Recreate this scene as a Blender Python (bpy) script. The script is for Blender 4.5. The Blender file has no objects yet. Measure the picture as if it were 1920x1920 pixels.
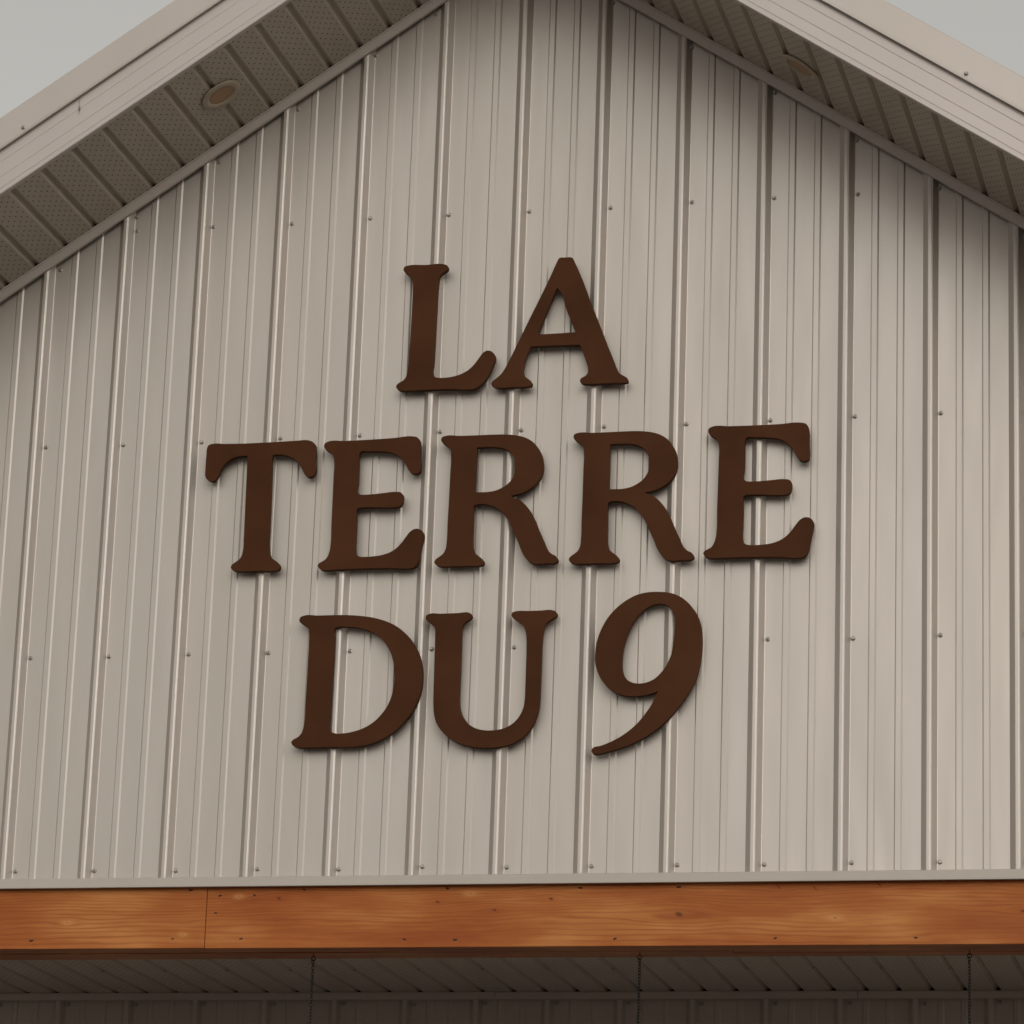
import bpy, bmesh, math, random
from mathutils import Vector, Matrix
random.seed(9)

# ------------------------------------------------------------------ camera, sky, sun, exposure
H = 3.5                                   # height of the gable wall's lower edge above the ground
scene = bpy.context.scene
COL = scene.collection

cam_data = bpy.data.cameras.new('camera')
cam = bpy.data.objects.new('camera', cam_data)
COL.objects.link(cam)
right = Vector((0.97380366, 0.22482725, 0.03404626))
up = Vector((0.03143142, -0.28137691, 0.95908242))
fwd = Vector((-0.22520769, 0.93288785, 0.28107251))
M = Matrix.Identity(4)
for i in range(3):
    M[i][0], M[i][1], M[i][2] = right[i], up[i], -fwd[i]
M[0][3], M[1][3], M[2][3] = 3.7094107, -9.5414303, H - 1.8981877
cam.matrix_world = M
cam_data.sensor_width = 36.0
cam_data.lens = 36.0 * 7067.4577 / 1920.0
cam_data.clip_start = 0.1
cam_data.clip_end = 5000.0
scene.camera = cam

SUN_EL, SUN_ROT = math.radians(22), math.radians(157)     # high thin overcast, brightest behind the camera's right shoulder
world = bpy.data.worlds.new('World')
scene.world = world
world.use_nodes = True
wn = world.node_tree
wn.nodes.clear()
sky = wn.nodes.new('ShaderNodeTexSky')
sky.sky_type = 'NISHITA'
sky.sun_disc = False
sky.sun_elevation = SUN_EL
sky.sun_rotation = SUN_ROT
sky.air_density = 1.0
sky.dust_density = 3.0
sky.ozone_density = 1.0
hs = wn.nodes.new('ShaderNodeHueSaturation')
hs.inputs['Saturation'].default_value = 0.04
bg = wn.nodes.new('ShaderNodeBackground')
bg.inputs['Strength'].default_value = 0.15
wo = wn.nodes.new('ShaderNodeOutputWorld')
wn.links.new(sky.outputs['Color'], hs.inputs['Color'])
tint = wn.nodes.new('ShaderNodeMix')             # the grey cloud sheet is a little warm
tint.data_type = 'RGBA'
tint.blend_type = 'MULTIPLY'
tint.inputs[0].default_value = 1.0
tint.inputs[7].default_value = (1.0, 0.975, 0.905, 1.0)
wn.links.new(hs.outputs['Color'], tint.inputs[6])
veil = wn.nodes.new('ShaderNodeMix')             # an even cloud veil takes over part of the clear-sky pattern
veil.data_type = 'RGBA'
veil.inputs[0].default_value = 0.5
veil.inputs[7].default_value = (3.75, 3.70, 3.52, 1.0)
wn.links.new(tint.outputs[2], veil.inputs[6])
wn.links.new(veil.outputs[2], bg.inputs['Color'])
wn.links.new(bg.outputs['Background'], wo.inputs['Surface'])

sun_data = bpy.data.lights.new('sun', 'SUN')
sun_data.energy = 0.65
sun_data.angle = math.radians(40)
sun_data.color = (1.0, 0.95, 0.87)
sun = bpy.data.objects.new('sun', sun_data)
COL.objects.link(sun)
sd = Vector((math.sin(SUN_ROT) * math.cos(SUN_EL), math.cos(SUN_ROT) * math.cos(SUN_EL), math.sin(SUN_EL)))
sun.rotation_euler = sd.to_track_quat('Z', 'Y').to_euler()
sun.location = (6, -12, 14)

scene.view_settings.view_transform = 'Standard'
scene.view_settings.look = 'None'
scene.view_settings.exposure = -0.27
scene.view_settings.gamma = 1.0
scene.view_settings.use_curve_mapping = False

# ------------------------------------------------------------------ helpers
WORLD_LOC = {}

def thing(name, label=None, cat=None, loc=(0, 0, 0), parent=None, group=None):
    o = bpy.data.objects.new(name, None)
    COL.objects.link(o)
    o.empty_display_size = 0.1
    place(o, loc, parent)
    if label: o['label'] = label
    if cat: o['category'] = cat
    if group: o['group'] = group
    return o

def place(o, loc, parent):
    loc = Vector(loc)
    WORLD_LOC[o.name] = loc
    if parent is not None:
        o.parent = parent
        o.location = loc - WORLD_LOC[parent.name]
    else:
        o.location = loc

def link(name, mesh, parent=None, loc=(0, 0, 0), rot=None):
    o = bpy.data.objects.new(name, mesh)
    COL.objects.link(o)
    place(o, loc, parent)
    if rot is not None:
        o.rotation_euler = rot
    return o

def mesh_of(name, verts, faces, mat, smooth=False):
    me = bpy.data.meshes.new(name)
    me.from_pydata([tuple(v) for v in verts], [], faces)
    me.materials.append(mat)
    bm = bmesh.new()
    bm.from_mesh(me)
    bmesh.ops.recalc_face_normals(bm, faces=bm.faces)
    bm.to_mesh(me)
    bm.free()
    if smooth:
        me.polygons.foreach_set('use_smooth', [True] * len(me.polygons))
    me.update()
    return me

def bm_mesh(name, bm, mat, smooth=False):
    bmesh.ops.recalc_face_normals(bm, faces=bm.faces)
    me = bpy.data.meshes.new(name)
    bm.to_mesh(me)
    bm.free()
    me.materials.append(mat)
    if smooth:
        me.polygons.foreach_set('use_smooth', [True] * len(me.polygons))
    return me

def add_box(bm, lo, hi, bevel=0.0):
    r = bmesh.ops.create_cube(bm, size=1.0)
    vs = r['verts']
    for v in vs:
        for i in range(3):
            v.co[i] = lo[i] if v.co[i] < 0 else hi[i]
    if bevel:
        es = list({e for v in vs for e in v.link_edges})
        bmesh.ops.bevel(bm, geom=es, offset=bevel, segments=2, affect='EDGES', profile=0.5)

def round_poly(pts, r, closed=False):
    """Replace each bend of a 2D polyline by a small three-point curve."""
    out = []
    n = len(pts)
    for i, p in enumerate(pts):
        if not closed and i in (0, n - 1):
            out.append(p)
            continue
        a, b = pts[i - 1], pts[(i + 1) % n]
        p_, a_, b_ = Vector(p), Vector(a), Vector(b)
        da, db = (a_ - p_), (b_ - p_)
        t = min(r, da.length * 0.45, db.length * 0.45)
        q0, q1 = p_ + da.normalized() * t, p_ + db.normalized() * t
        mid = (q0 + q1) * 0.25 + p_ * 0.5
        out += [tuple(q0), tuple(mid), tuple(q1)]
    return out

def sweep(pts3a, pts3b, close=True, caps=True):
    """Bridge two equal loops of 3D points into a prism."""
    n = len(pts3a)
    v = list(pts3a) + list(pts3b)
    f = []
    for i in range(n if close else n - 1):
        j = (i + 1) % n
        f.append((i, j, n + j, n + i))
    if caps and close:
        f.append(tuple(range(n)))
        f.append(tuple(range(2 * n - 1, n - 1, -1)))
    return v, f

# ------------------------------------------------------------------ materials
def new_mat(name):
    m = bpy.data.materials.new(name)
    m.use_nodes = True
    nt = m.node_tree
    return m, nt, nt.nodes['Principled BSDF']

class G:
    """small node-graph writer"""
    def __init__(self, nt): self.nt = nt
    def put(self, sock, v):
        if hasattr(v, 'links') or isinstance(v, bpy.types.NodeSocket): self.nt.links.new(v, sock)
        else: sock.default_value = v
    def math(self, op, a, b=None, c=None):
        n = self.nt.nodes.new('ShaderNodeMath'); n.operation = op
        for i, v in enumerate((a, b, c)):
            if v is not None: self.put(n.inputs[i], v)
        return n.outputs[0]
    def noise(self, vec, scale, detail=2.0, rough=0.5, dist=0.0):
        n = self.nt.nodes.new('ShaderNodeTexNoise')
        self.put(n.inputs['Vector'], vec)
        n.inputs['Scale'].default_value = scale; n.inputs['Detail'].default_value = detail
        n.inputs['Roughness'].default_value = rough; n.inputs['Distortion'].default_value = dist
        return n.outputs['Fac']
    def mapping(self, vec, scale, loc=(0, 0, 0)):
        n = self.nt.nodes.new('ShaderNodeMapping')
        self.put(n.inputs['Vector'], vec); n.inputs['Scale'].default_value = scale; n.inputs['Location'].default_value = loc
        return n.outputs[0]
    def coord(self, which='Object'):
        return self.nt.nodes.new('ShaderNodeTexCoord').outputs[which]
    def position(self):
        return self.nt.nodes.new('ShaderNodeNewGeometry').outputs['Position']
    def sep(self, vec):
        n = self.nt.nodes.new('ShaderNodeSeparateXYZ'); self.put(n.inputs[0], vec); return n.outputs
    def comb(self, x, y, z):
        n = self.nt.nodes.new('ShaderNodeCombineXYZ')
        for i, v in enumerate((x, y, z)): self.put(n.inputs[i], v)
        return n.outputs[0]
    def ramp(self, fac, stops, interp='LINEAR'):
        n = self.nt.nodes.new('ShaderNodeValToRGB'); cr = n.color_ramp; cr.interpolation = interp
        while len(cr.elements) < len(stops): cr.elements.new(0.5)
        for e, (p, c) in zip(cr.elements, stops):
            e.position = p; e.color = (c[0], c[1], c[2], 1) if not isinstance(c, float) else (c, c, c, 1)
        self.put(n.inputs[0], fac)
        return n.outputs[0]
    def mix(self, fac, a, b, mode='MIX'):
        n = self.nt.nodes.new('ShaderNodeMix'); n.data_type = 'RGBA'; n.blend_type = mode
        self.put(n.inputs[0], fac)
        for i, v in ((6, a), (7, b)):
            if isinstance(v, (tuple, list)): v = (v[0], v[1], v[2], 1)
            self.put(n.inputs[i], v)
        return n.outputs[2]
    def bump(self, height, strength, dist=0.01):
        n = self.nt.nodes.new('ShaderNodeBump')
        n.inputs['Strength'].default_value = strength; n.inputs['Distance'].default_value = dist
        self.put(n.inputs['Height'], height)
        return n.outputs[0]

def painted_metal(name, colour, rough=0.36, dirt=0.10, wave=0.35, streak=True, spec=0.5, metal=0.0):
    m, nt, b = new_mat(name)
    g = G(nt)
    pos = g.position()
    fine = g.noise(pos, 420.0, 2.0, 0.6)
    cloud = g.noise(g.mapping(pos, (2.2, 2.2, 0.7)), 1.6, 4.0, 0.55)
    runs = g.noise(g.mapping(pos, (38.0, 38.0, 0.8)), 1.0, 3.0, 0.6)
    dark = tuple(c * (1 - dirt) for c in colour)
    warm = (dark[0] * 0.98, dark[1] * 0.95, dark[2] * 0.88)
    c = g.mix(g.ramp(cloud, [(0.38, 0.0), (0.70, 1.0)]), colour, dark)
    if streak:
        c = g.mix(g.math('MULTIPLY', g.ramp(runs, [(0.55, 0.0), (0.75, 1.0)]), 0.35), c, warm)
    c = g.mix(g.math('MULTIPLY', fine, 0.10), c, tuple(x * 0.8 for x in colour))
    if streak:                                   # sheets from different coils differ a little
        rnd = nt.nodes.new('ShaderNodeObjectInfo').outputs['Random']
        c = g.mix(g.math('MULTIPLY', rnd, 0.5), c, (colour[0] * 0.91, colour[1] * 0.905, colour[2] * 0.88))
    nt.links.new(c, b.inputs['Base Color'])
    nt.links.new(g.math('MULTIPLY_ADD', cloud, 0.08, rough - 0.02), b.inputs['Roughness'])
    oil = g.noise(g.mapping(pos, (5.0, 5.0, 1.1)), 1.3, 2.0, 0.5)
    h = g.math('ADD', g.math('MULTIPLY', oil, wave), g.math('MULTIPLY', fine, 0.006))
    nt.links.new(g.bump(h, 0.25, 0.012), b.inputs['Normal'])
    b.inputs['Specular IOR Level'].default_value = spec
    b.inputs['Metallic'].default_value = metal
    return m

WALL_C = (0.560, 0.506, 0.462)
M_wall = painted_metal('beige_painted_steel', WALL_C, 0.35, 0.08, 1.1, True, 0.9, 0.45)
M_trim = painted_metal('beige_trim_steel', (0.55, 0.490, 0.450), 0.40, 0.06, 0.15, False, 0.6, 0.3)
M_fascia = painted_metal('beige_fascia_aluminium', (0.545, 0.485, 0.460), 0.42, 0.05, 0.3, False, 0.6, 0.25)
M_flash = painted_metal('grey_beige_flashing', (0.47, 0.425, 0.375), 0.42, 0.08, 0.2, False)
M_light = painted_metal('light_trim_paint', (0.42, 0.35, 0.265), 0.4, 0.02, 0.0, False)

def soffit_material(name, colour):
    """vented aluminium soffit: rows of small punched holes in staggered columns, in the strip's own x (along) and y (across)"""
    m, nt, b = new_mat(name)
    g = G(nt)
    s = g.sep(g.coord('Object'))
    u = g.math('DIVIDE', g.math('ADD', s[0], 1.003), 0.0118)
    col = g.math('FLOOR', u)
    fu = g.math('SUBTRACT', g.math('FRACT', u), 0.5)
    par = g.math('MULTIPLY', g.math('MODULO', col, 2.0), 0.5)
    v = g.math('ADD', g.math('DIVIDE', g.math('ADD', s[1], 3.0), 0.0375), par)
    fv = g.math('SUBTRACT', g.math('FRACT', v), 0.5)
    du = g.math('MULTIPLY', fu, 0.0118); dv = g.math('MULTIPLY', fv, 0.0375)
    d = g.math('SQRT', g.math('ADD', g.math('MULTIPLY', du, du), g.math('MULTIPLY', dv, dv)))
    hole = g.math('LESS_THAN', d, 0.0023)
    inside = g.math('LESS_THAN', g.math('ABSOLUTE', s[0]), 0.0365)
    hole = g.math('MULTIPLY', hole, inside)
    pos = g.position()
    cl = g.noise(pos, 3.0, 3.0, 0.6)
    c = g.mix(g.ramp(cl, [(0.35, 0.0), (0.7, 1.0)]), colour, tuple(x * 0.88 for x in colour))
    c = g.mix(hole, c, (0.012, 0.010, 0.008))
    nt.links.new(c, b.inputs['Base Color'])
    b.inputs['Roughness'].default_value = 0.36
    nt.links.new(g.math('MULTIPLY_ADD', hole, -0.85, 0.85), b.inputs['Specular IOR Level'])
    return m

M_soffit = soffit_material('vented_soffit_aluminium', (0.46, 0.395, 0.325))
M_porch_soffit = soffit_material('porch_soffit_aluminium', (0.50, 0.435, 0.375))  # same soffit product, coloured lighter to make up for the dim porch

def flat_mat(name, colour, rough=0.5, metal=0.0, spec=0.5, var=0.12, scale=60.0):
    m, nt, b = new_mat(name)
    g = G(nt)
    n = g.noise(g.position(), scale, 3.0, 0.6)
    c = g.mix(n, tuple(x * (1 + var) for x in colour), tuple(x * (1 - var) for x in colour))
    nt.links.new(c, b.inputs['Base Color'])
    b.inputs['Roughness'].default_value = rough
    b.inputs['Metallic'].default_value = metal
    b.inputs['Specular IOR Level'].default_value = spec
    return m

M_screw = flat_mat('screw_head_paint', (0.36, 0.33, 0.29), 0.32, 0.5)
M_nail = flat_mat('rusty_nail', (0.035, 0.016, 0.010), 0.6, 0.3)
M_chain = flat_mat('black_chain_steel', (0.010, 0.008, 0.007), 0.55, 0.1, 0.3)
M_gap = flat_mat('dark_sheathing', (0.06, 0.055, 0.05), 0.9, 0.0, 0.2)
M_lens = flat_mat('frosted_lens', (0.40, 0.235, 0.125), 0.4)
M_debris = flat_mat('dry_debris', (0.20, 0.17, 0.14), 0.8)
M_roof = flat_mat('roof_steel', (0.20, 0.18, 0.15), 0.5)

def letter_material():
    m, nt, b = new_mat('brown_painted_letter')
    g = G(nt)
    pos = g.position()
    n = g.noise(pos, 5.0, 3.0, 0.55)
    f = g.noise(pos, 500.0, 2.0, 0.6)
    c = g.mix(g.ramp(n, [(0.35, 0.0), (0.65, 1.0)]), (0.080, 0.0305, 0.0132), (0.058, 0.0215, 0.0090))
    c = g.mix(g.math('MULTIPLY', f, 0.2), c, (0.093, 0.039, 0.01875))
    nt.links.new(c, b.inputs['Base Color'])
    b.inputs['Roughness'].default_value = 0.55
    b.inputs['Specular IOR Level'].default_value = 0.05
    nt.links.new(g.bump(f, 0.08, 0.002), b.inputs['Normal'])
    return m
M_letter = letter_material()

# knots of the beam: x, z (above the wall's lower edge), core size, kind ('d' dark knot, 'l' small pale pin knot, 's' slit)
KNOTS = [(0.216, -0.155, 0.0050, 'l'), (0.545, -0.189, 0.0040, 'l'), (0.807, -0.093, 0.0085, 'd'), (0.696, -0.086, 0.005, 'l'),
         (1.244, -0.106, 0.0075, 'd'), (1.333, -0.084, 0.006, 'l'), (1.400, -0.129, 0.0075, 'd'), (1.551, -0.100, 0.0085, 'd'),
         (1.893, -0.144, 0.0150, 'd'), (2.154, -0.074, 0.0060, 's'), (2.249, -0.078, 0.0055, 's'), (2.415, -0.070, 0.0065, 's'),
         (2.302, -0.156, 0.0065, 'l'), (2.783, -0.142, 0.0080, 'd'), (-0.31, -0.13, 0.008, 'd'), (3.3, -0.10, 0.008, 'd')]

def wood_material():
    m, nt, b = new_mat('stained_softwood')
    g = G(nt)
    s = g.sep(g.coord('Object'))
    x, y, z = s[0], s[1], g.math('SUBTRACT', s[2], H)
    zy = g.math('ADD', z, g.math('MULTIPLY', y, 0.9))          # carries the grain round on to the soffit side
    vec = g.comb(x, 0.0, zy)
    warp = g.noise(g.mapping(vec, (1.5, 1.0, 9.0)), 1.0, 3.0, 0.5)
    h = g.math('ADD', zy, g.math('MULTIPLY', g.math('SUBTRACT', warp, 0.5), 0.055))
    core = None; halo = None; pale = None
    for kx, kz, r, kind in KNOTS:
        dx = g.math('SUBTRACT', x, kx); dz = g.math('SUBTRACT', zy, kz)
        qx = g.math('DIVIDE', dx, 7.0 * r); qz = g.math('DIVIDE', dz, 2.0 * r)
        e = g.math('POWER', 2.718, g.math('MULTIPLY', g.math('ADD', g.math('MULTIPLY', qx, qx), g.math('MULTIPLY', qz, qz)), -1.0))
        h = g.math('SUBTRACT', h, g.math('MULTIPLY', g.math('MULTIPLY', dz, e), 0.9))
        if kind == 's':
            t = g.math('SUBTRACT', dx, g.math('MULTIPLY', dz, -0.9))
            cx = g.math('DIVIDE', t, 0.30 * r); cz = g.math('DIVIDE', dz, 1.1 * r)
        else:
            cx = g.math('DIVIDE', g.math('ADD', dx, g.math('MULTIPLY', dz, 0.5)), 0.66 * r); cz = g.math('DIVIDE', dz, 0.44 * r)
        c2 = g.math('ADD', g.math('MULTIPLY', cx, cx), g.math('MULTIPLY', cz, cz))
        k = g.math('POWER', 2.718, g.math('MULTIPLY', g.math('POWER', c2, 1.6), -1.0))
        if kind == 'l': k = g.math('MULTIPLY', k, 0.55)
        hx = g.math('DIVIDE', dx, 3.2 * r); hz = g.math('DIVIDE', dz, 1.5 * r)
        ha = g.math('POWER', 2.718, g.math('MULTIPLY', g.math('ADD', g.math('MULTIPLY', hx, hx), g.math('MULTIPLY', hz, hz)), -1.0))
        core = k if core is None else g.math('MAXIMUM', core, k)
        if kind == 'l': pale = ha if pale is None else g.math('MAXIMUM', pale, ha)
        else: halo = ha if halo is None else g.math('MAXIMUM', halo, ha)
    # growth rings: spacing tightens towards the lower edge
    ph = g.math('ADD', g.math('MULTIPLY', h, 1000.0), g.math('MULTIPLY', g.math('MULTIPLY', h, h), 1500.0))
    jit = g.noise(g.mapping(vec, (6.0, 1.0, 60.0)), 1.0, 2.0, 0.5)
    ring = g.math('SINE', g.math('ADD', ph, g.math('MULTIPLY', jit, 5.0)))
    ring = g.math('POWER', g.math('MULTIPLY_ADD', ring, 0.5, 0.5), 3.5)
    vis = g.ramp(g.noise(g.mapping(vec, (1.7, 1.0, 11.0), (3.1, 0, 0)), 1.0, 2.0, 0.5), [(0.34, 0.25), (0.58, 1.0)])
    ring = g.math('MULTIPLY', ring, vis)
    fibre = g.noise(g.comb(g.math('MULTIPLY', x, 9.0), g.math('MULTIPLY', y, 200.0), g.math('MULTIPLY', h, 420.0)), 1.0, 4.0, 0.65)
    patch = g.noise(g.mapping(vec, (2.3, 1.0, 10.0), (7.7, 0, 2.2)), 1.0, 3.0, 0.55)
    c = g.ramp(patch, [(0.28, (0.2967, 0.069, 0.0138)), (0.5, (0.4071, 0.1242, 0.0276)), (0.72, (0.5658, 0.2346, 0.069))])
    c = g.mix(g.math('MULTIPLY', ring, 0.52), c, (0.2498, 0.05658, 0.01242))
    c = g.mix(g.math('MULTIPLY', g.ramp(fibre, [(0.45, 0.0), (0.75, 1.0)]), 0.40), c, (0.2608, 0.06486, 0.0138))
    c = g.mix(g.math('MULTIPLY', g.ramp(fibre, [(0.25, 1.0), (0.45, 0.0)]), 0.25), c, (0.5699, 0.2249, 0.07038))
    c = g.mix(g.math('MULTIPLY', halo, 0.42), c, (0.3202, 0.07314, 0.01518))
    c = g.mix(g.math('MULTIPLY', pale, 0.55), c, (0.6403, 0.3091, 0.1076))
    c = g.mix(g.math('MULTIPLY', core, 0.80), c, (0.085, 0.022, 0.008))
    nt.links.new(c, b.inputs['Base Color'])
    b.inputs['Roughness'].default_value = 0.62
    b.inputs['Specular IOR Level'].default_value = 0.25
    hgt = g.math('SUBTRACT', g.math('MULTIPLY', fibre, 0.4), g.math('ADD', g.math('MULTIPLY', ring, 0.25), core))
    nt.links.new(g.bump(hgt, 0.35, 0.0015), b.inputs['Normal'])
    return m
M_wood = wood_material()

def ground_material():
    m, nt, b = new_mat('pale_gravel')
    g = G(nt)
    pos = g.position()
    a = g.noise(pos, 0.35, 4.0, 0.6)
    f = g.noise(pos, 40.0, 4.0, 0.7)
    c = g.mix(g.ramp(a, [(0.42, 0.0), (0.58, 1.0)]), (0.42, 0.375, 0.325), (0.36, 0.32, 0.27))
    c = g.mix(g.math('MULTIPLY', f, 0.5), c, (0.26, 0.225, 0.185))
    nt.links.new(c, b.inputs['Base Color'])
    b.inputs['Roughness'].default_value = 0.95
    nt.links.new(g.bump(f, 0.6, 0.02), b.inputs['Normal'])
    return m
M_ground = ground_material()
M_dark_ground = flat_mat('added_ground_dark', (0.060, 0.054, 0.047), 0.9, 0.0, 0.2, 0.3, 30.0)
M_dark_floor = flat_mat('added_floor_dark', (0.050, 0.036, 0.024), 0.7, 0.0, 0.3, 0.3, 6.0)

# ------------------------------------------------------------------ setting
gm = mesh_of('ground', [(-600, -600, 0), (600, -600, 0), (600, 600, 0), (-600, 600, 0)], [(0, 1, 2, 3)], M_ground)
ground = link('ground', gm)
ground['kind'] = 'structure'
bm = bmesh.new()
add_box(bm, (-3.0, -1.6, 0.0), (5.8, 1.84, 0.16), 0.004)  # unseen dark floor, added to darken the beam underside and porch ceiling
deck = link('added_dark_floor', bm_mesh('added_dark_floor', bm, M_dark_floor))
deck['kind'] = 'structure'
bm = bmesh.new()
add_box(bm, (-14, -7.5, 0.0), (16, -1.62, 0.012), 0.0)  # unseen dark ground, added to cut the light bounced up to soffit and beam
dark_ground = link('added_dark_ground', bm_mesh('added_dark_ground', bm, M_dark_ground))
dark_ground['kind'] = 'structure'

# ------------------------------------------------------------------ the building
XR = 1.397                     # ridge
S = 0.662                      # roof pitch, rise per run
ZR = H + 2.6715                # soffit plane at the ridge
OVERS = {-1: 0.487, 1: 0.507}   # rake overhang, left and right slope
HALF = 2.75                    # half width of the gable
X0, X1 = XR - HALF, XR + HALF
ANG = math.atan(S)
def zs(x): return ZR - S * abs(x - XR)

bld = thing('metal_clad_building', 'beige metal clad gable building with vented soffits and an orange timber porch beam',
            'building', (XR, 0, 0))

# --- gable wall: ribbed steel panels, one per rib-to-rib pan
PITCH, PX0 = 0.2290, 0.0020
rib = [(0.0, 0.0), (0.0158, 0.0205), (0.0248, 0.0205), (0.0264, 0.0194), (0.0274, 0.0202), (0.0296, 0.0187), (0.0404, 0.0014), (0.0421, 0.0)]
def minor(m): return [(m, 0.0), (m + 0.0036, 0.0031), (m + 0.0170, 0.0031), (m + 0.0214, 0.0)]
pan = round_poly(rib + [(0.06, 0.0)], 0.0008)[:-1] + minor(0.088) + minor(0.1585) + [(PITCH, 0.0)]

def panel_mesh(name, x_left, y_face, z_low, z_top, mat):
    pts = [(x_left + px, -ph) for px, ph in pan]
    if z_top is zs:
        out = []
        for i, q in enumerate(pts):
            if i and pts[i - 1][0] < XR < q[0]:
                t = (XR - pts[i - 1][0]) / (q[0] - pts[i - 1][0])
                out.append((XR, pts[i - 1][1] + t * (q[1] - pts[i - 1][1])))
            out.append(q)
        pts = out
    n = len(pts)
    top = [(z_top(q[0]) + 0.015) if callable(z_top) else z_top for q in pts]
    v = [(q[0], y_face + q[1], z_low) for q in pts] + [(q[0], y_face + q[1], t) for q, t in zip(pts, top)]
    v += [(q[0], y_face + q[1] + 0.0009, z_low) for q in pts] + [(q[0], y_face + q[1] + 0.0009, t) for q, t in zip(pts, top)]
    f = []
    for i in range(n - 1):
        f += [(i, i + 1, n + i + 1, n + i), (2 * n + i + 1, 2 * n + i, 3 * n + i, 3 * n + i + 1),
              (i + 1, i, 2 * n + i, 2 * n + i + 1), (n + i, n + i + 1, 3 * n + i + 1, 3 * n + i)]
    f += [(0, n, 3 * n, 2 * n), (n - 1, 3 * n - 1, 4 * n - 1, 2 * n - 1)]
    return mesh_of(name, v, f, mat)

wall = thing('gable_wall', loc=(XR, 0, H), parent=bld)
k0, k1 = math.ceil((X0 - PX0) / PITCH), math.floor((X1 - PX0) / PITCH)
for k in range(k0, k1):
    o = link('wall_panel', panel_mesh('wall_panel', PX0 + k * PITCH, 0.0, H - 0.040, zs, M_wall), wall, (0, 0, 0))
    o.location = -WORLD_LOC['gable_wall']

# --- screws (shared mesh): domed washer and hexagonal head, axis towards -y
def screw_mesh(name, mat):
    bm = bmesh.new()
    prof = [(0.0, 0.0), (0.0066, 0.0), (0.0060, 0.0015), (0.0046, 0.0021)]
    prev = None
    n = 12
    rings = []
    for r, h in prof[1:]:
        rings.append([bm.verts.new((r * math.cos(2 * math.pi * i / n), -h, r * math.sin(2 * math.pi * i / n))) for i in range(n)])
    for a, b_ in zip(rings, rings[1:]):
        for i in range(n): bm.faces.new((a[i], a[(i + 1) % n], b_[(i + 1) % n], b_[i]))
    hexr = [[bm.verts.new((r * math.cos(math.pi / 3 * i + 0.3), -h, r * math.sin(math.pi / 3 * i + 0.3))) for i in range(6)]
            for r, h in ((0.0047, 0.0022), (0.0047, 0.0058), (0.0036, 0.0070))]
    for a, b_ in zip(hexr, hexr[1:]):
        for i in range(6): bm.faces.new((a[i], a[(i + 1) % 6], b_[(i + 1) % 6], b_[i]))
    bm.faces.new(hexr[-1])
    bm.faces.new(rings[-1])
    return bm_mesh(name, bm, mat)
SCREW = screw_mesh('screw', M_screw)
ROWS = [(0.0, -0.0006), (0.6003, 0.0), (1.2116, 0.0), (1.8470, 0.0)]
for k in range(k0, k1):
    x = PX0 + k * PITCH + 0.0495
    for zrow, _ in ROWS:
        z = H + zrow + random.uniform(-0.003, 0.003)
        if z > zs(x) - 0.05: continue
        link('screw', SCREW, wall, (x + random.uniform(-0.0015, 0.0015), -0.0002, z), (random.uniform(-.1, .1), random.uniform(0, 3), random.uniform(-.12, .12)))
for x, z in [(0.058, 1.740), (0.278, 1.889), (0.513, 2.044), (0.739, 2.192), (0.961, 2.343), (1.133, 2.459), (1.645, 2.459),
             (1.873, 2.309), (2.109, 2.159), (2.337, 2.005), (2.564, 1.853), (2.795, 1.70), (-0.18, 1.58)]:
    link('screw', SCREW, wall, (x, -0.0002, H + z), (0, random.uniform(0, 3), random.uniform(-.12, .12)))

# --- rake soffit, one strip per groove, both slopes
E1L = Vector((math.cos(ANG), 0, math.sin(ANG)))          # up the left slope
SP = 0.1011
def soffit_strip_mesh(name, length, mat, sp):
    hw = sp / 2
    prof = [(-hw, 0.0120), (-hw + 0.0014, 0.0116), (-hw + 0.0105, 0.0008), (-hw + 0.0130, 0.0),
            (hw - 0.0130, 0.0), (hw - 0.0105, 0.0008), (hw - 0.0014, 0.0116), (hw, 0.0120)]
    n = len(prof)
    v, f = [], []
    for yy in (0.0, length):
        for du in (0.0, 0.0012):
            v += [(a, yy, h + du) for a, h in prof]
    for i in range(n - 1):
        f += [(i, i + 1, 2 * n + i + 1, 2 * n + i), (n + i + 1, n + i, 3 * n + i, 3 * n + i + 1),
              (i, n + i, n + i + 1, i + 1), (2 * n + i, 2 * n + i + 1, 3 * n + i + 1, 3 * n + i)]
    f += [(0, 2 * n, 3 * n, n), (n - 1, 2 * n - 1, 4 * n - 1, 3 * n - 1)]
    return mesh_of(name, v, f, mat)
STRIPS = {sd_: soffit_strip_mesh('soffit_panel', OVERS[sd_] - 0.022, M_soffit, SP) for sd_ in (-1, 1)}
soffit = thing('rake_soffit', loc=(XR, -0.25, ZR), parent=bld)
for side, ph in ((-1, 0.081), (1, 2.102)):
    dx = SP * math.cos(ANG)
    i = 0
    for i in range(-60, 60):
        xc = ph + (i + 0.5) * dx
        if (xc - XR) * side < dx * 0.55 or abs(xc - XR) > HALF + 0.35: continue
        link('soffit_panel', STRIPS[side], soffit, (xc, -OVERS[side], zs(xc)), (0, ANG if side > 0 else -ANG, 0))
# solid deck behind the vented strips; the holes themselves are dark dots in the strip colour
def slope_prism(name, xa, xb, prof, mat, side):
    """prof: list of (y, perpendicular height above the soffit plane); swept along one slope from xa to xb (cut plumb)"""
    c = math.cos(ANG)
    def ring(x): return [(x, y, zs(x) + h / c) for y, h in prof]
    v, f = sweep(ring(xa), ring(xb))
    return mesh_of(name, v, f, mat)
XE0, XE1 = XR - HALF - 0.45, XR + HALF + 0.45

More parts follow.
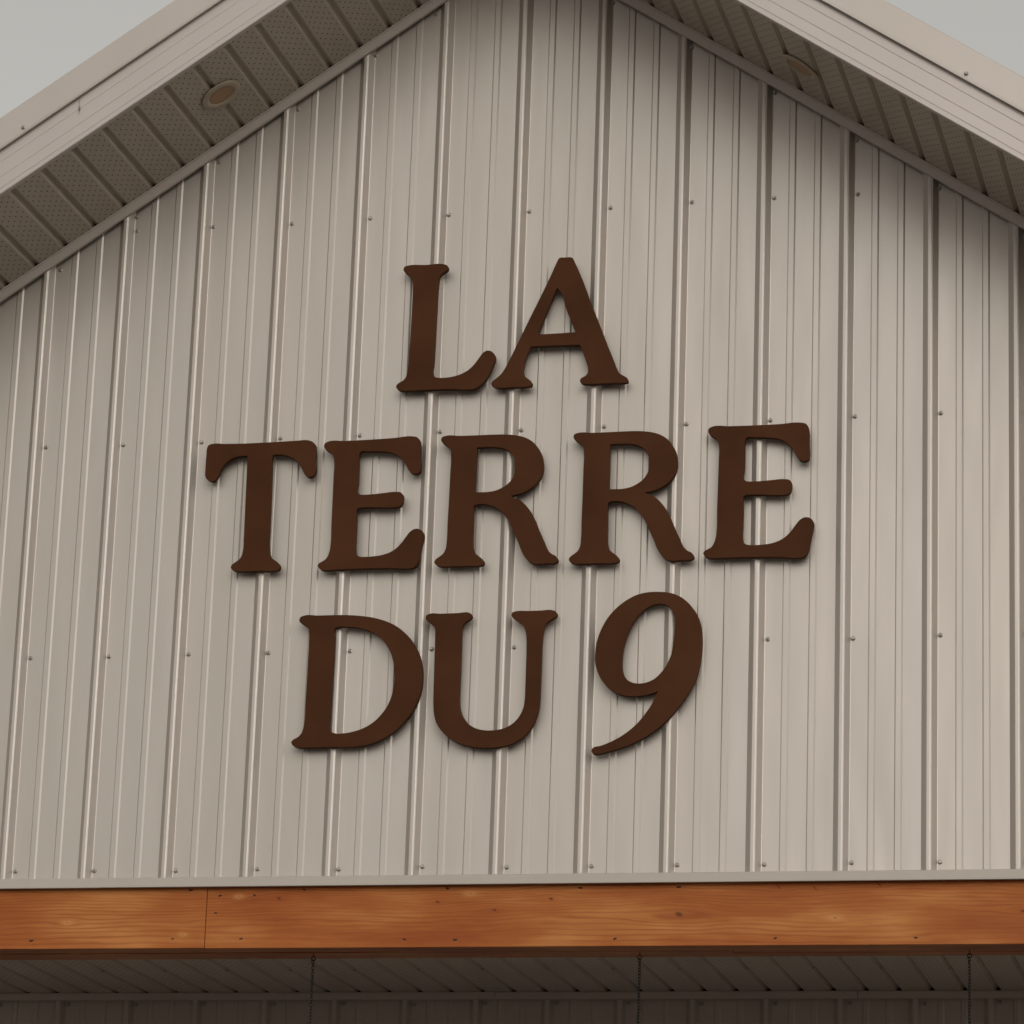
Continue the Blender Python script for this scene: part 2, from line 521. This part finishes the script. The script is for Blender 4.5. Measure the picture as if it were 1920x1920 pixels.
# --- frieze trim in the corner of wall and soffit
for side in (-1, 1):
    xa, xb = (XE0, XR) if side < 0 else (XR, XE1)
    prof = [(-0.0212, -0.0006), (-0.0345, -0.0006), (-0.0345, -0.0042), (-0.0318, -0.0058), (-0.0318, -0.0268), (-0.0304, -0.0285),
            (-0.0222, -0.0285), (-0.0212, -0.0275)]
    t = link('frieze_trim', slope_prism('frieze_trim', xa, xb, prof, M_trim, side), bld)
    t.location = -WORLD_LOC[bld.name]

# --- cover trim where the two soffits meet at the ridge
w_ = 0.075
va = [(XR - w_, zs(XR - w_) - 0.0008), (XR, ZR - 0.0008), (XR + w_, zs(XR + w_) - 0.0008), (XR + w_, zs(XR + w_) - 0.0030), (XR, ZR - 0.0034), (XR - w_, zs(XR - w_) - 0.0030)]
v, f = sweep([(x_, -0.486, z_) for x_, z_ in va], [(x_, -0.036, z_) for x_, z_ in va])
t = link('ridge_trim', mesh_of('ridge_trim', v, f, M_trim), bld)
t.location = -WORLD_LOC[bld.name]

# --- fascia with pressed steps, and the roof's rake trim lapped over it
CP = math.cos(ANG)
def steps(OVER):
    # perpendicular heights; the fascia is 0.114 high, its lower lip turns under the soffit
    a = [(-OVER + 0.012, -0.0015), (-OVER - 0.0035, -0.0015), (-OVER - 0.0055, 0.0005), (-OVER - 0.0055, 0.0085), (-OVER - 0.0040, 0.0105), (-OVER - 0.0040, 0.0130),
         (-OVER - 0.0050, 0.0145), (-OVER - 0.0050, 0.0405), (-OVER - 0.0041, 0.0415), (-OVER - 0.0050, 0.0432),
         (-OVER - 0.0050, 0.0790), (-OVER - 0.0041, 0.0800), (-OVER - 0.0050, 0.0817),
         (-OVER - 0.0050, 0.1130), (-OVER + 0.012, 0.1130)]
    return a
def rake(OVER):
    return [(-OVER - 0.0062, 0.1135), (-OVER - 0.0062, 0.1102), (-OVER - 0.0165, 0.1070), (-OVER - 0.0182, 0.1085), (-OVER - 0.0150, 0.1160),
            (-OVER - 0.0150, 0.1880), (-OVER - 0.0135, 0.1900), (-OVER + 0.10, 0.1905), (-OVER + 0.10, 0.1890), (-OVER - 0.0062, 0.1885)]
for side in (-1, 1):
    xa, xb = (XE0, XR) if side < 0 else (XR, XE1)
    for nm, pr, mt in (('fascia', steps(OVERS[side]), M_fascia), ('rake_trim', rake(OVERS[side]), M_trim)):
        t = link(nm, slope_prism(nm, xa, xb, pr, mt, side), bld)
        t.location = -WORLD_LOC[bld.name]
    OVER = OVERS[side]
    # roof sheet over the deck, and the closed deck itself
    t = link('roof_sheet', slope_prism('roof_sheet', xa, xb, [(-OVER + 0.014, 0.172), (-OVER + 0.014, 0.1870), (7.0, 0.1870), (7.0, 0.172)], M_roof, side), bld)
    t.location = -WORLD_LOC[bld.name]
    t = link('roof_deck', slope_prism('roof_deck', xa, xb, [(-OVER + 0.013, 0.030), (-OVER + 0.013, 0.170), (0.60, 0.170), (0.60, 0.030)], M_gap, side), bld)
    t.location = -WORLD_LOC[bld.name]
for x, z, side in ((0.1123, 1.9705, -1), (2.6963, 1.9607, 1)):
    link('screw', SCREW, bld, (x, -OVERS[side] - 0.0150, H + z))

# --- flashing under the wall, two lapped lengths
def flashing(xa, xb, drop, push):
    pr = [(0.0, -0.024), (-0.0205, -0.024), (-0.0225 - push, -0.026 - drop), (-0.0330 - push, -0.0490 - drop), (-0.0345 - push, -0.0520 - drop),
          (-0.0325 - push, -0.0535 - drop), (-0.0295 - push, -0.0515 - drop), (0.0, -0.0470)]
    v, f = sweep([(xa, y, H + z) for y, z in pr], [(xb, y, H + z) for y, z in pr])
    o = link('flashing', mesh_of('flashing', v, f, M_flash), bld)
    o.location = -WORLD_LOC[bld.name]
flashing(X0, 0.318, 0.0, 0.0)
flashing(0.3105, X1, 0.0, 0.0016)

# --- timber porch beam: face boards, core plies, nails
beam = thing('porch_beam', loc=(XR, 0.07, H - 0.2155), parent=bld)
ZB = H - 0.2155
def board(name, xa, xb, ya, yb, za, zb_, bev=0.0018):
    bm = bmesh.new()
    add_box(bm, (xa, ya, za), (xb, yb, zb_), bev)
    o = link(name, bm_mesh(name, bm, M_wood), beam)
    o.location = -WORLD_LOC['porch_beam']
    return o
board('beam_board', X0, 0.6055, -0.0125, 0.0255, ZB + 0.0010, H - 0.0475)
board('beam_board', 0.6070, X1, -0.0118, 0.0260, ZB, H - 0.0475)
board('beam_ply', X0, 1.12, 0.0275, 0.0655, ZB + 0.002, H - 0.048)
board('beam_ply', 1.122, X1, 0.0275, 0.0655, ZB + 0.0005, H - 0.048)
board('beam_ply', X0, 2.02, 0.0668, 0.1048, ZB, H - 0.048)
board('beam_ply', 2.022, X1, 0.0668, 0.1048, ZB + 0.0015, H - 0.048)
board('beam_ply', X0, X1, 0.1060, 0.1620, ZB + 0.0008, H - 0.048)
bm = bmesh.new()
n = 8
ctr = bm.verts.new((0, -0.0006, 0))
ring = [bm.verts.new((0.0048 * math.cos(2 * math.pi * i / n), 0.0003, 0.0030 * math.sin(2 * math.pi * i / n))) for i in range(n)]
back = [bm.verts.new((v.co.x, 0.004, v.co.z)) for v in ring]
for i in range(n):
    bm.faces.new((ctr, ring[i], ring[(i + 1) % n]))
    bm.faces.new((ring[i], back[i], back[(i + 1) % n], ring[(i + 1) % n]))
bm.faces.new(back)
NAIL = bm_mesh('nail', bm, M_nail)
for x, z in [(0.117, -0.192), (0.517, -0.189), (0.643, -0.073), (0.739, -0.073), (0.633, -0.120), (0.708, -0.190), (1.158, -0.194), (1.296, -0.196),
             (1.725, -0.196), (2.147, -0.197), (2.510, -0.198), (0.877, -0.059), (1.270, -0.059), (1.629, -0.061), (1.891, -0.061), (0.56, -0.058)]:
    o = link('nail', NAIL, beam, (x, -0.0121 if x > 0.606 else -0.0128, H + z), (0, random.uniform(-.35, .35), 0))
    s_ = random.uniform(0.8, 1.15)
    o.scale = (s_ * random.uniform(1.0, 1.6), 1, s_ * 0.9)

# --- porch behind the beam: vented ceiling, corner trim, rear wall
YP = 1.85
ZC = H - 0.033
PSP = 0.1002
PSTRIP = soffit_strip_mesh('ceiling_panel', YP - 0.012 - 0.165, M_porch_soffit, PSP)
ceil_ = thing('porch_ceiling', loc=(XR, 1.0, ZC), parent=bld)
for i in range(-30, 60):
    xc = 0.525 + (i + 0.5) * PSP
    if X0 + 0.02 < xc < X1 - 0.02:
        link('ceiling_panel', PSTRIP, ceil_, (xc, 0.165, ZC))
for i in range(-11, 12):
    link('screw', SCREW, ceil_, (2.032 + i * 0.2004, 1.392, ZC - 0.0002), (math.pi / 2, 0, 0))
def long_box(name, lo, hi, mat, parent=bld, bev=0.0):
    bm = bmesh.new()
    add_box(bm, lo, hi, bev)
    o = link(name, bm_mesh(name, bm, mat), parent)
    o.location = -WORLD_LOC[parent.name]
    return o
long_box('ceiling_deck', (X0, 0.17, ZC + 0.012), (X1, YP + 0.2, ZC + 0.03), M_gap)
for xa, xb in ((X0, 0.966), (0.968, 2.101), (2.103, X1)):
    pr = [(YP - 0.0200, -0.034), (YP - 0.0330, -0.034), (YP - 0.0330, -0.0365), (YP - 0.0300, -0.0385), (YP - 0.0300, -0.0550), (YP - 0.0285, -0.0568), (YP - 0.0205, -0.0568), (YP - 0.0200, -0.056)]
    v, f = sweep([(xa, y, H + z) for y, z in pr], [(xb, y, H + z) for y, z in pr])
    o = link('corner_trim', mesh_of('corner_trim', v, f, M_trim), bld)
    o.location = -WORLD_LOC[bld.name]
pwall = thing('porch_wall', loc=(XR, YP, 0), parent=bld)
for k in range(-4, 20):
    xl = -0.4934 + k * PITCH
    if xl < X0 or xl + PITCH > X1: continue
    o = link('wall_panel', panel_mesh('wall_panel', xl, YP, 0.02, H - 0.036, M_wall), pwall)
    o.location = -WORLD_LOC['porch_wall']
    link('screw', SCREW, pwall, (xl + 0.0495, YP - 0.0002, H - 0.066 + random.uniform(-0.003, 0.003)))
long_box('rear_wall', (X0, YP + 0.02, 0.0), (X1, YP + 0.16, ZC + 0.011), M_gap)
# loft boarding behind the gable sheets keeps daylight out of the roof space
v = [(X0, 0.02, H - 0.02), (X1, 0.02, H - 0.02), (X1, 0.02, zs(X1) - 0.01), (XR, 0.02, ZR - 0.01), (X0, 0.02, zs(X0) - 0.01)]
v2 = [(a, 0.04, c) for a, b_, c in v]
vv, ff = sweep(v, v2)
o = link('loft_board', mesh_of('loft_board', vv, ff, M_gap), bld)
o.location = -WORLD_LOC[bld.name]
for sx in (X0, X1):
    a, b_ = (sx - 0.10, sx - 0.004) if sx == X0 else (sx + 0.004, sx + 0.10)
    long_box('side_wall', (a, 0.0 if False else 1.9, 0.0), (b_, 6.9, zs(sx) + 0.02), M_wall)

# ------------------------------------------------------------------ letters of the sign
GLYPHS = {
 'L': ['-1328,3598 -1300,3671 -1230,3692 -692,3692 -168,3686 -91,3658 -45,3592 -55,3529 -123,3466 -228,3397 -284,3327 -304,3230 -315,3096 -325,2876 -329,2388 -339,1756 -344,1199 -353,788 -368,571 -345,462 -283,399 -176,375 13,370 247,401 457,464 641,565 800,715 934,902 1057,1058 1150,1105 1244,1094 1340,1024 1391,918 1388,822 1341,692 1255,479 1145,267 1022,128 896,38 757,0 545,4 168,31 -304,38 -776,38 -1178,38 -1285,50 -1346,91 -1391,148 -1375,215 -1307,272 -1191,340 -1124,422 -1087,553 -1066,746 -1052,1229 -1038,1836 -1029,2518 -1033,3008 -1047,3229 -1095,3341 -1170,3411 -1268,3485 -1317,3549',],
 'A': ['-174,3586 -130,3681,1 -88,3699 48,3699 217,3696 267,3671,1 322,3552 548,3031 801,2365 1088,1653 1288,1140 1499,629 1585,410 1670,275 1799,191 1881,136 1910,68 1888,16 1822,0 1504,4 1042,4 764,3 660,15 589,58 567,119 597,177 711,237 779,313 792,420 773,516 722,662 634,905 545,1144,1 -153,1151 -818,1153,1 -884,1031 -970,794 -1017,592 -1020,424 -989,322 -904,244 -809,171 -762,90 -787,19 -861,3 -1281,1 -1749,3 -1832,26 -1892,76 -1910,125 -1873,196 -1759,287 -1634,402 -1535,554 -1404,825 -1229,1202 -881,1984 -553,2695 -313,3247',
  '-154,2817,1 -99,2766 142,2154 399,1516,1 -164,1498 -650,1495,1 -418,2132',],
 'T': ['-1571,3588 -1540,3664 -1445,3699 -1046,3689 -324,3681 396,3691 993,3705 1327,3706 1437,3674 1537,3581 1562,3448 1574,3087 1585,2764 1557,2700 1477,2648 1394,2639 1308,2690 1243,2800 1164,2946 1061,3094 961,3182 814,3259 632,3309 416,3322 340,3305,1 326,3205 331,2940 343,2364 352,1767 358,1171 364,743 387,553 430,409 518,324 641,237 713,141 714,63 677,17 595,0 120,4 -356,4 -547,17 -645,62 -689,115 -676,181 -585,262 -471,341 -404,434 -369,576 -362,956 -367,1551 -376,2269 -380,2965 -388,3322,1 -544,3320 -734,3291 -922,3202 -1047,3086 -1146,2920 -1209,2766 -1275,2660 -1357,2615 -1455,2642 -1556,2718 -1579,2791 -1585,3008 -1579,3394',],
 'E': ['-1413,3633 -1380,3695 -1312,3728 -825,3728 -146,3725 531,3735 1138,3749 1228,3726 1296,3647 1320,3541 1331,3144 1344,2818 1330,2730 1263,2679 1174,2671 1095,2697 1027,2771 946,2925 866,3056 752,3177 604,3283 424,3341 198,3368 -141,3386 -355,3387 -393,3353 -405,3255 -405,2975 -408,2509 -415,2230 -369,2177 -278,2160 -8,2157 328,2176 687,2191 811,2168 874,2092 880,1999 859,1861 816,1786 715,1755 559,1751 110,1775 -227,1787 -373,1778 -418,1747 -422,1626 -420,1233 -425,886 -420,586 -396,470 -316,410 -159,389 87,393 354,424 554,487 709,579 863,730 995,910 1105,1045 1215,1110 1327,1111 1428,1057 1480,952 1475,826 1432,643 1391,392 1338,165 1284,68 1184,9 1029,0 583,36 137,50 -534,63 -983,60 -1275,57 -1376,76 -1445,134 -1480,192 -1459,249 -1370,304 -1258,370 -1193,472 -1151,609 -1128,816 -1125,1371 -1115,2068 -1106,2767 -1104,3141 -1122,3270 -1169,3366 -1250,3428 -1353,3497 -1400,3562',],
 'R': ['-1679,3593 -1653,3656 -1578,3684 -1128,3679 -668,3680 -209,3686 135,3678 434,3643 687,3568 896,3437 1036,3279 1143,3076 1198,2839 1199,2629 1146,2443 1047,2283 902,2148 723,2042 520,1972 334,1939,1 431,1880 569,1833 708,1723 871,1532 1013,1283 1156,953 1299,648 1417,401 1532,282 1646,221 1705,127 1695,63 1628,26 1425,25 1064,20 950,57 835,165 718,342 598,623 478,882 370,1118 240,1331 52,1535 -156,1659 -363,1720 -569,1722 -671,1692,1 -678,1548 -670,1081 -667,732 -645,499 -600,382 -484,274 -367,178 -320,95 -341,31 -420,6 -795,3 -1251,0 -1571,16 -1652,54 -1705,132 -1679,194 -1579,272 -1467,362 -1403,499 -1385,685 -1383,1221 -1376,1922 -1374,2626 -1377,3145 -1398,3287 -1476,3373 -1594,3460 -1666,3538',
  '-658,3331,1 -475,3336 -199,3332 -38,3312 123,3271 274,3174 373,3034 430,2844 430,2656 382,2470 284,2322 127,2198 -53,2111 -281,2067 -486,2063 -663,2066,1 -658,2484 -658,3071',],
 'D': ['-1737,3575 -1709,3638 -1629,3673 -1182,3673 -713,3673 -361,3663 -8,3631 345,3573 699,3466 985,3331 1249,3127 1468,2878 1644,2573 1750,2247 1786,1947 1785,1694 1739,1420 1636,1124 1486,856 1289,608 1046,384 776,218 459,87 116,13 -185,0 -765,6 -1230,7 -1603,14 -1698,45 -1771,111 -1786,157 -1742,225 -1618,292 -1518,393 -1467,542 -1443,749 -1441,1163 -1435,1741 -1430,2321 -1429,2902 -1439,3182 -1469,3311 -1543,3383 -1665,3457 -1727,3517',
  '-718,3299 -637,3332 -345,3332 -39,3292 245,3203 508,3057 728,2826 879,2568 974,2265 1009,1988 1000,1665 955,1390 851,1117 700,890 501,688 253,532 -20,434 -319,382 -551,380 -693,435 -741,551 -745,919 -740,1380 -733,1957 -715,2536 -717,3048',],
 'U': ['-1816,3631 -1796,3689 -1732,3722 -1385,3724 -923,3729 -599,3727 -543,3691 -522,3625 -565,3562 -660,3497 -749,3418 -786,3304 -795,3119 -793,2773 -791,2312 -791,1853 -794,1509 -787,1280 -762,1096 -697,913 -600,762 -458,623 -271,528 -41,479 164,475 368,500 570,569 748,691 879,847 974,1061 1007,1288 1012,1630 1012,2156 1008,2729 995,3005 963,3190 908,3318 814,3413 673,3509 579,3581 559,3634 586,3707 665,3733 1032,3737 1375,3740 1694,3740 1768,3711 1816,3640 1805,3572 1702,3503 1568,3423 1485,3304 1445,3132 1430,2949 1423,2605 1422,2147 1419,1690 1413,1303 1394,1053 1335,804 1229,557 1077,356 879,194 633,74 363,17 68,0 -229,14 -504,60 -782,151 -1016,281 -1230,467 -1376,675 -1459,905 -1495,1180 -1507,1639 -1515,2213 -1520,2790 -1523,3137 -1534,3299 -1579,3393 -1687,3477 -1783,3549',],
 '9': ['269,4405 577,4365 860,4246 1119,4018 1303,3754 1411,3441 1451,3105 1446,2718 1395,2334 1289,1952 1119,1623 899,1295 653,998 405,753 107,529 -193,357 -544,205 -896,97 -1199,23 -1351,0 -1416,24 -1451,88 -1445,152 -1395,195 -1205,237 -979,322 -728,445 -453,632 -230,832 -9,1109 138,1336 234,1552 302,1683,1 131,1623 -122,1572 -375,1557 -605,1587 -837,1669 -1045,1810 -1230,2020 -1352,2268 -1424,2554 -1419,2838 -1376,3123 -1269,3431 -1098,3739 -874,3993 -597,4207 -318,4343 -38,4401',
  '328,4073 456,4041 586,3942 679,3771 717,3562 715,3304 684,2969 628,2661 519,2406 372,2190 198,2027 -3,1934 -181,1907 -359,1924 -540,2018 -646,2175 -690,2382 -692,2640 -665,2898 -595,3155 -500,3412 -378,3642 -204,3846 -3,3996 175,4062',],
}


def outline(spec):
    pts = []
    for t in spec.split():
        q = t.split(',')
        pts.append((float(q[0]) * 1e-4, float(q[1]) * 1e-4, len(q) > 2))
    n = len(pts)
    out = []
    for i in range(n):
        p0, p1, p2, p3 = pts[i - 1], pts[i], pts[(i + 1) % n], pts[(i + 2) % n]
        a, b_ = Vector(p1[:2]), Vector(p2[:2])
        L = (b_ - a).length
        def tang(pm, pc, pn):
            v1, v2 = Vector(pc[:2]) - Vector(pm[:2]), Vector(pn[:2]) - Vector(pc[:2])
            l1, l2 = max(v1.length, 1e-6), max(v2.length, 1e-6)
            return (v1 / l1 * l2 + v2 / l2 * l1) / (l1 + l2)
        m1 = (b_ - a) / L if p1[2] else tang(p0, p1, p2)
        m2 = (b_ - a) / L if p2[2] else tang(p1, p2, p3)
        k = max(1, min(8, int(L / 0.004)))
        for j in range(k):
            t = j / k
            h00, h10, h01, h11 = 2*t**3 - 3*t*t + 1, t**3 - 2*t*t + t, -2*t**3 + 3*t*t, t**3 - t*t
            out.append(a * h00 + m1 * L * h10 + b_ * h01 + m2 * L * h11)
    return out

T_LET, Y_FRONT = 0.0165, -0.0400
def glyph_mesh(ch):
    cu = bpy.data.curves.new('glyph', 'CURVE')
    cu.dimensions = '2D'
    cu.fill_mode = 'BOTH'
    cu.extrude = T_LET / 2 - 0.0006
    cu.bevel_depth = 0.0006
    cu.bevel_resolution = 1
    cu.offset = -0.0006
    for spec in GLYPHS[ch]:
        pts = outline(spec)
        sp = cu.splines.new('POLY')
        sp.points.add(len(pts) - 1)
        for q, p_ in zip(sp.points, pts):
            q.co = (p_.x, p_.y, 0, 1)
        sp.use_cyclic_u = True
    tmp = bpy.data.objects.new('glyph', cu)
    COL.objects.link(tmp)
    bpy.context.view_layer.update()
    me = bpy.data.meshes.new_from_object(tmp.evaluated_get(bpy.context.evaluated_depsgraph_get()))
    bpy.data.objects.remove(tmp)
    bpy.data.curves.remove(cu)
    me.name = 'sign_letter'
    me.materials.clear()
    me.materials.append(M_letter)
    return me
GM = {c: glyph_mesh(c) for c in GLYPHS}
SIGN = [  # glyph, x, z, tilt in degrees, scale, label
    ('L', 1.21385, 1.31860, 0, 1, 'brown capital letter L that opens the top word LA of the wall sign'),
    ('A', 1.53510, 1.32016, 0, 1, 'brown capital letter A that ends the top word LA of the wall sign'),
    ('T', 0.69768, 0.81932, 0, 1, 'brown capital letter T that opens the middle word TERRE of the wall sign'),
    ('E', 1.02445, 0.81240, 0.957, 1.0009, 'brown capital letter E right after the T, the first E of TERRE'),
    ('R', 1.37523, 0.81605, -0.374, 1.0046, 'brown capital letter R right after an E, the first R of TERRE'),
    ('R', 1.74683, 0.81325, 0, 1, 'brown capital letter R just before the last E, the second R of TERRE'),
    ('E', 2.09018, 0.81268, 0, 1, 'brown capital letter E that ends the middle word TERRE, furthest right on the sign'),
    ('D', 1.00578, 0.32196, 0, 1, 'brown capital letter D that opens the bottom line of the wall sign'),
    ('U', 1.36760, 0.31302, 0, 1, 'brown capital letter U between the D and the 9 on the bottom line'),
    ('9', 1.79888, 0.28945, 0, 1, 'brown slanting numeral 9 that ends the bottom line of the wall sign'),
]
for ch, x, z, tilt, sc, lab in SIGN:
    o = bpy.data.objects.new('sign_numeral' if ch == '9' else 'sign_letter', GM[ch])
    COL.objects.link(o)
    o.matrix_world = Matrix.Translation((x, Y_FRONT + T_LET / 2, H + z)) @ Matrix.Rotation(-math.radians(tilt), 4, 'Y') @ Matrix.Rotation(math.pi / 2, 4, 'X') @ Matrix.Scale(sc, 4)
    o['label'] = lab
    o['category'] = 'numeral' if ch == '9' else 'letter'
    o['group'] = 'brown letters of the wall sign'

# ------------------------------------------------------------------ soffit lights
def lathe(prof, n=40):
    bm = bmesh.new()
    rings = [[bm.verts.new((r * math.cos(2 * math.pi * i / n), r * math.sin(2 * math.pi * i / n), h)) for i in range(n)] for r, h in prof]
    for a, b_ in zip(rings, rings[1:]):
        for i in range(n): bm.faces.new((a[i], a[(i + 1) % n], b_[(i + 1) % n], b_[i]))
    bm.faces.new(rings[0]); bm.faces.new(rings[-1])
    return bm
RING = bm_mesh('trim_ring', lathe([(0.050, 0.004), (0.0570, -0.0015), (0.0606, -0.0025), (0.0610, -0.0040), (0.0598, -0.0052), (0.0500, -0.0062), (0.0425, -0.0066), (0.0412, -0.0060), (0.0398, -0.0030)]), M_light, True)
LENS = bm_mesh('lens', lathe([(0.0396, 0.002), (0.0396, -0.0028), (0.0300, -0.0034), (0.0150, -0.0038), (0.004, -0.0040)]), M_lens, True)
for x, y, side, lab in ((0.5925, -0.262, -1, 'round flush light with a tan lens in the left soffit'),
                        (2.2215, -0.246, 1, 'round flush light with a tan lens in the right soffit')):
    r_ = (0, ANG if side > 0 else -ANG, 0)
    t = thing('soffit_light', lab, 'light', (x, y, zs(x)), None, 'round lights in the soffit')
    t.rotation_euler = r_
    for nm, me in (('trim_ring', RING), ('lens', LENS)):
        o = bpy.data.objects.new(nm, me)
        COL.objects.link(o)
        o.parent = t

# ------------------------------------------------------------------ chains under the beam
def torus_bm(bm, R, r, sx=1.0, sz=1.0, nu=14, nv=6):
    rings = []
    for i in range(nu):
        a = 2 * math.pi * i / nu
        rings.append([bm.verts.new(((R + r * math.cos(b_)) * math.cos(a) * sx, r * math.sin(b_), (R + r * math.cos(b_)) * math.sin(a) * sz))
                      for b_ in [2 * math.pi * j / nv for j in range(nv)]])
    for i in range(nu):
        A, B = rings[i], rings[(i + 1) % nu]
        for j in range(nv): bm.faces.new((A[j], B[j], B[(j + 1) % nv], A[(j + 1) % nv]))
bm = bmesh.new(); torus_bm(bm, 0.0044, 0.00115, 0.80, 1.25)
LINK = bm_mesh('link', bm, M_chain, True)
bm = bmesh.new(); torus_bm(bm, 0.0058, 0.0014, 1, 1)
for v in bm.verts: v.co.z -= 0.014
bmesh.ops.create_cone(bm, cap_ends=True, segments=8, radius1=0.0013, radius2=0.0013, depth=0.014, matrix=Matrix.Translation((0, 0, -0.003)))
HOOK = bm_mesh('screw_eye', bm, M_chain, True)
for x, y, lab in ((0.885, 0.076, 'thin black chain hanging from the beam below the letter D, leftmost of three'),
                  (1.774, 0.078, 'thin black chain hanging from the beam below the numeral 9, middle of three'),
                  (2.637, 0.080, 'thin black chain hanging from the beam near the right edge, rightmost of three')):
    t = thing('hanging_chain', lab, 'chain', (x, y, ZB), None, 'chains hanging under the porch beam')
    link('screw_eye', HOOK, t, (x, y, ZB))
    a0 = random.uniform(0, 1)
    for i in range(34):
        o = link('chain_link', LINK, t, (x + random.uniform(-.0006, .0006), y, ZB - 0.0222 - i * 0.0083), (0, random.uniform(-.12, .12), a0 + (math.pi / 2 if i % 2 else 0) + random.uniform(-.25, .25)))

# ------------------------------------------------------------------ wisp of debris caught under the left rake trim
bm = bmesh.new()
bmesh.ops.create_uvsphere(bm, u_segments=8, v_segments=6, radius=0.5)
for v in bm.verts:
    v.co = Vector((v.co.x * 0.0055, v.co.y * 0.004, v.co.z * 0.015))
def strand(bm, pts, r):
    prev = None
    for p_ in pts:
        ring = [bm.verts.new((p_[0] + r * math.cos(a), p_[1] + r * math.sin(a), p_[2])) for a in (0, 2.1, 4.2)]
        if prev:
            for j in range(3): bm.faces.new((prev[j], ring[j], ring[(j + 1) % 3], prev[(j + 1) % 3]))
        prev = ring
strand(bm, [(0.0, 0, 0.005), (-0.0025, 0.0, 0.013), (-0.001, 0.001, 0.020), (-0.003, 0.002, 0.030)], 0.0007)
strand(bm, [(0.0, 0, -0.006), (-0.0025, 0.0, -0.012), (-0.004, 0.001, -0.019)], 0.0004)
strand(bm, [(0.001, 0, -0.006), (0.002, 0.0, -0.018)], 0.0003)
w = link('debris_wisp', bm_mesh('debris_wisp', bm, M_debris), None, (0.2680, -OVERS[-1] - 0.0085, H + 2.0200))
w['label'] = 'tiny dark wisp of debris dangling on the left fascia'
w['category'] = 'debris'
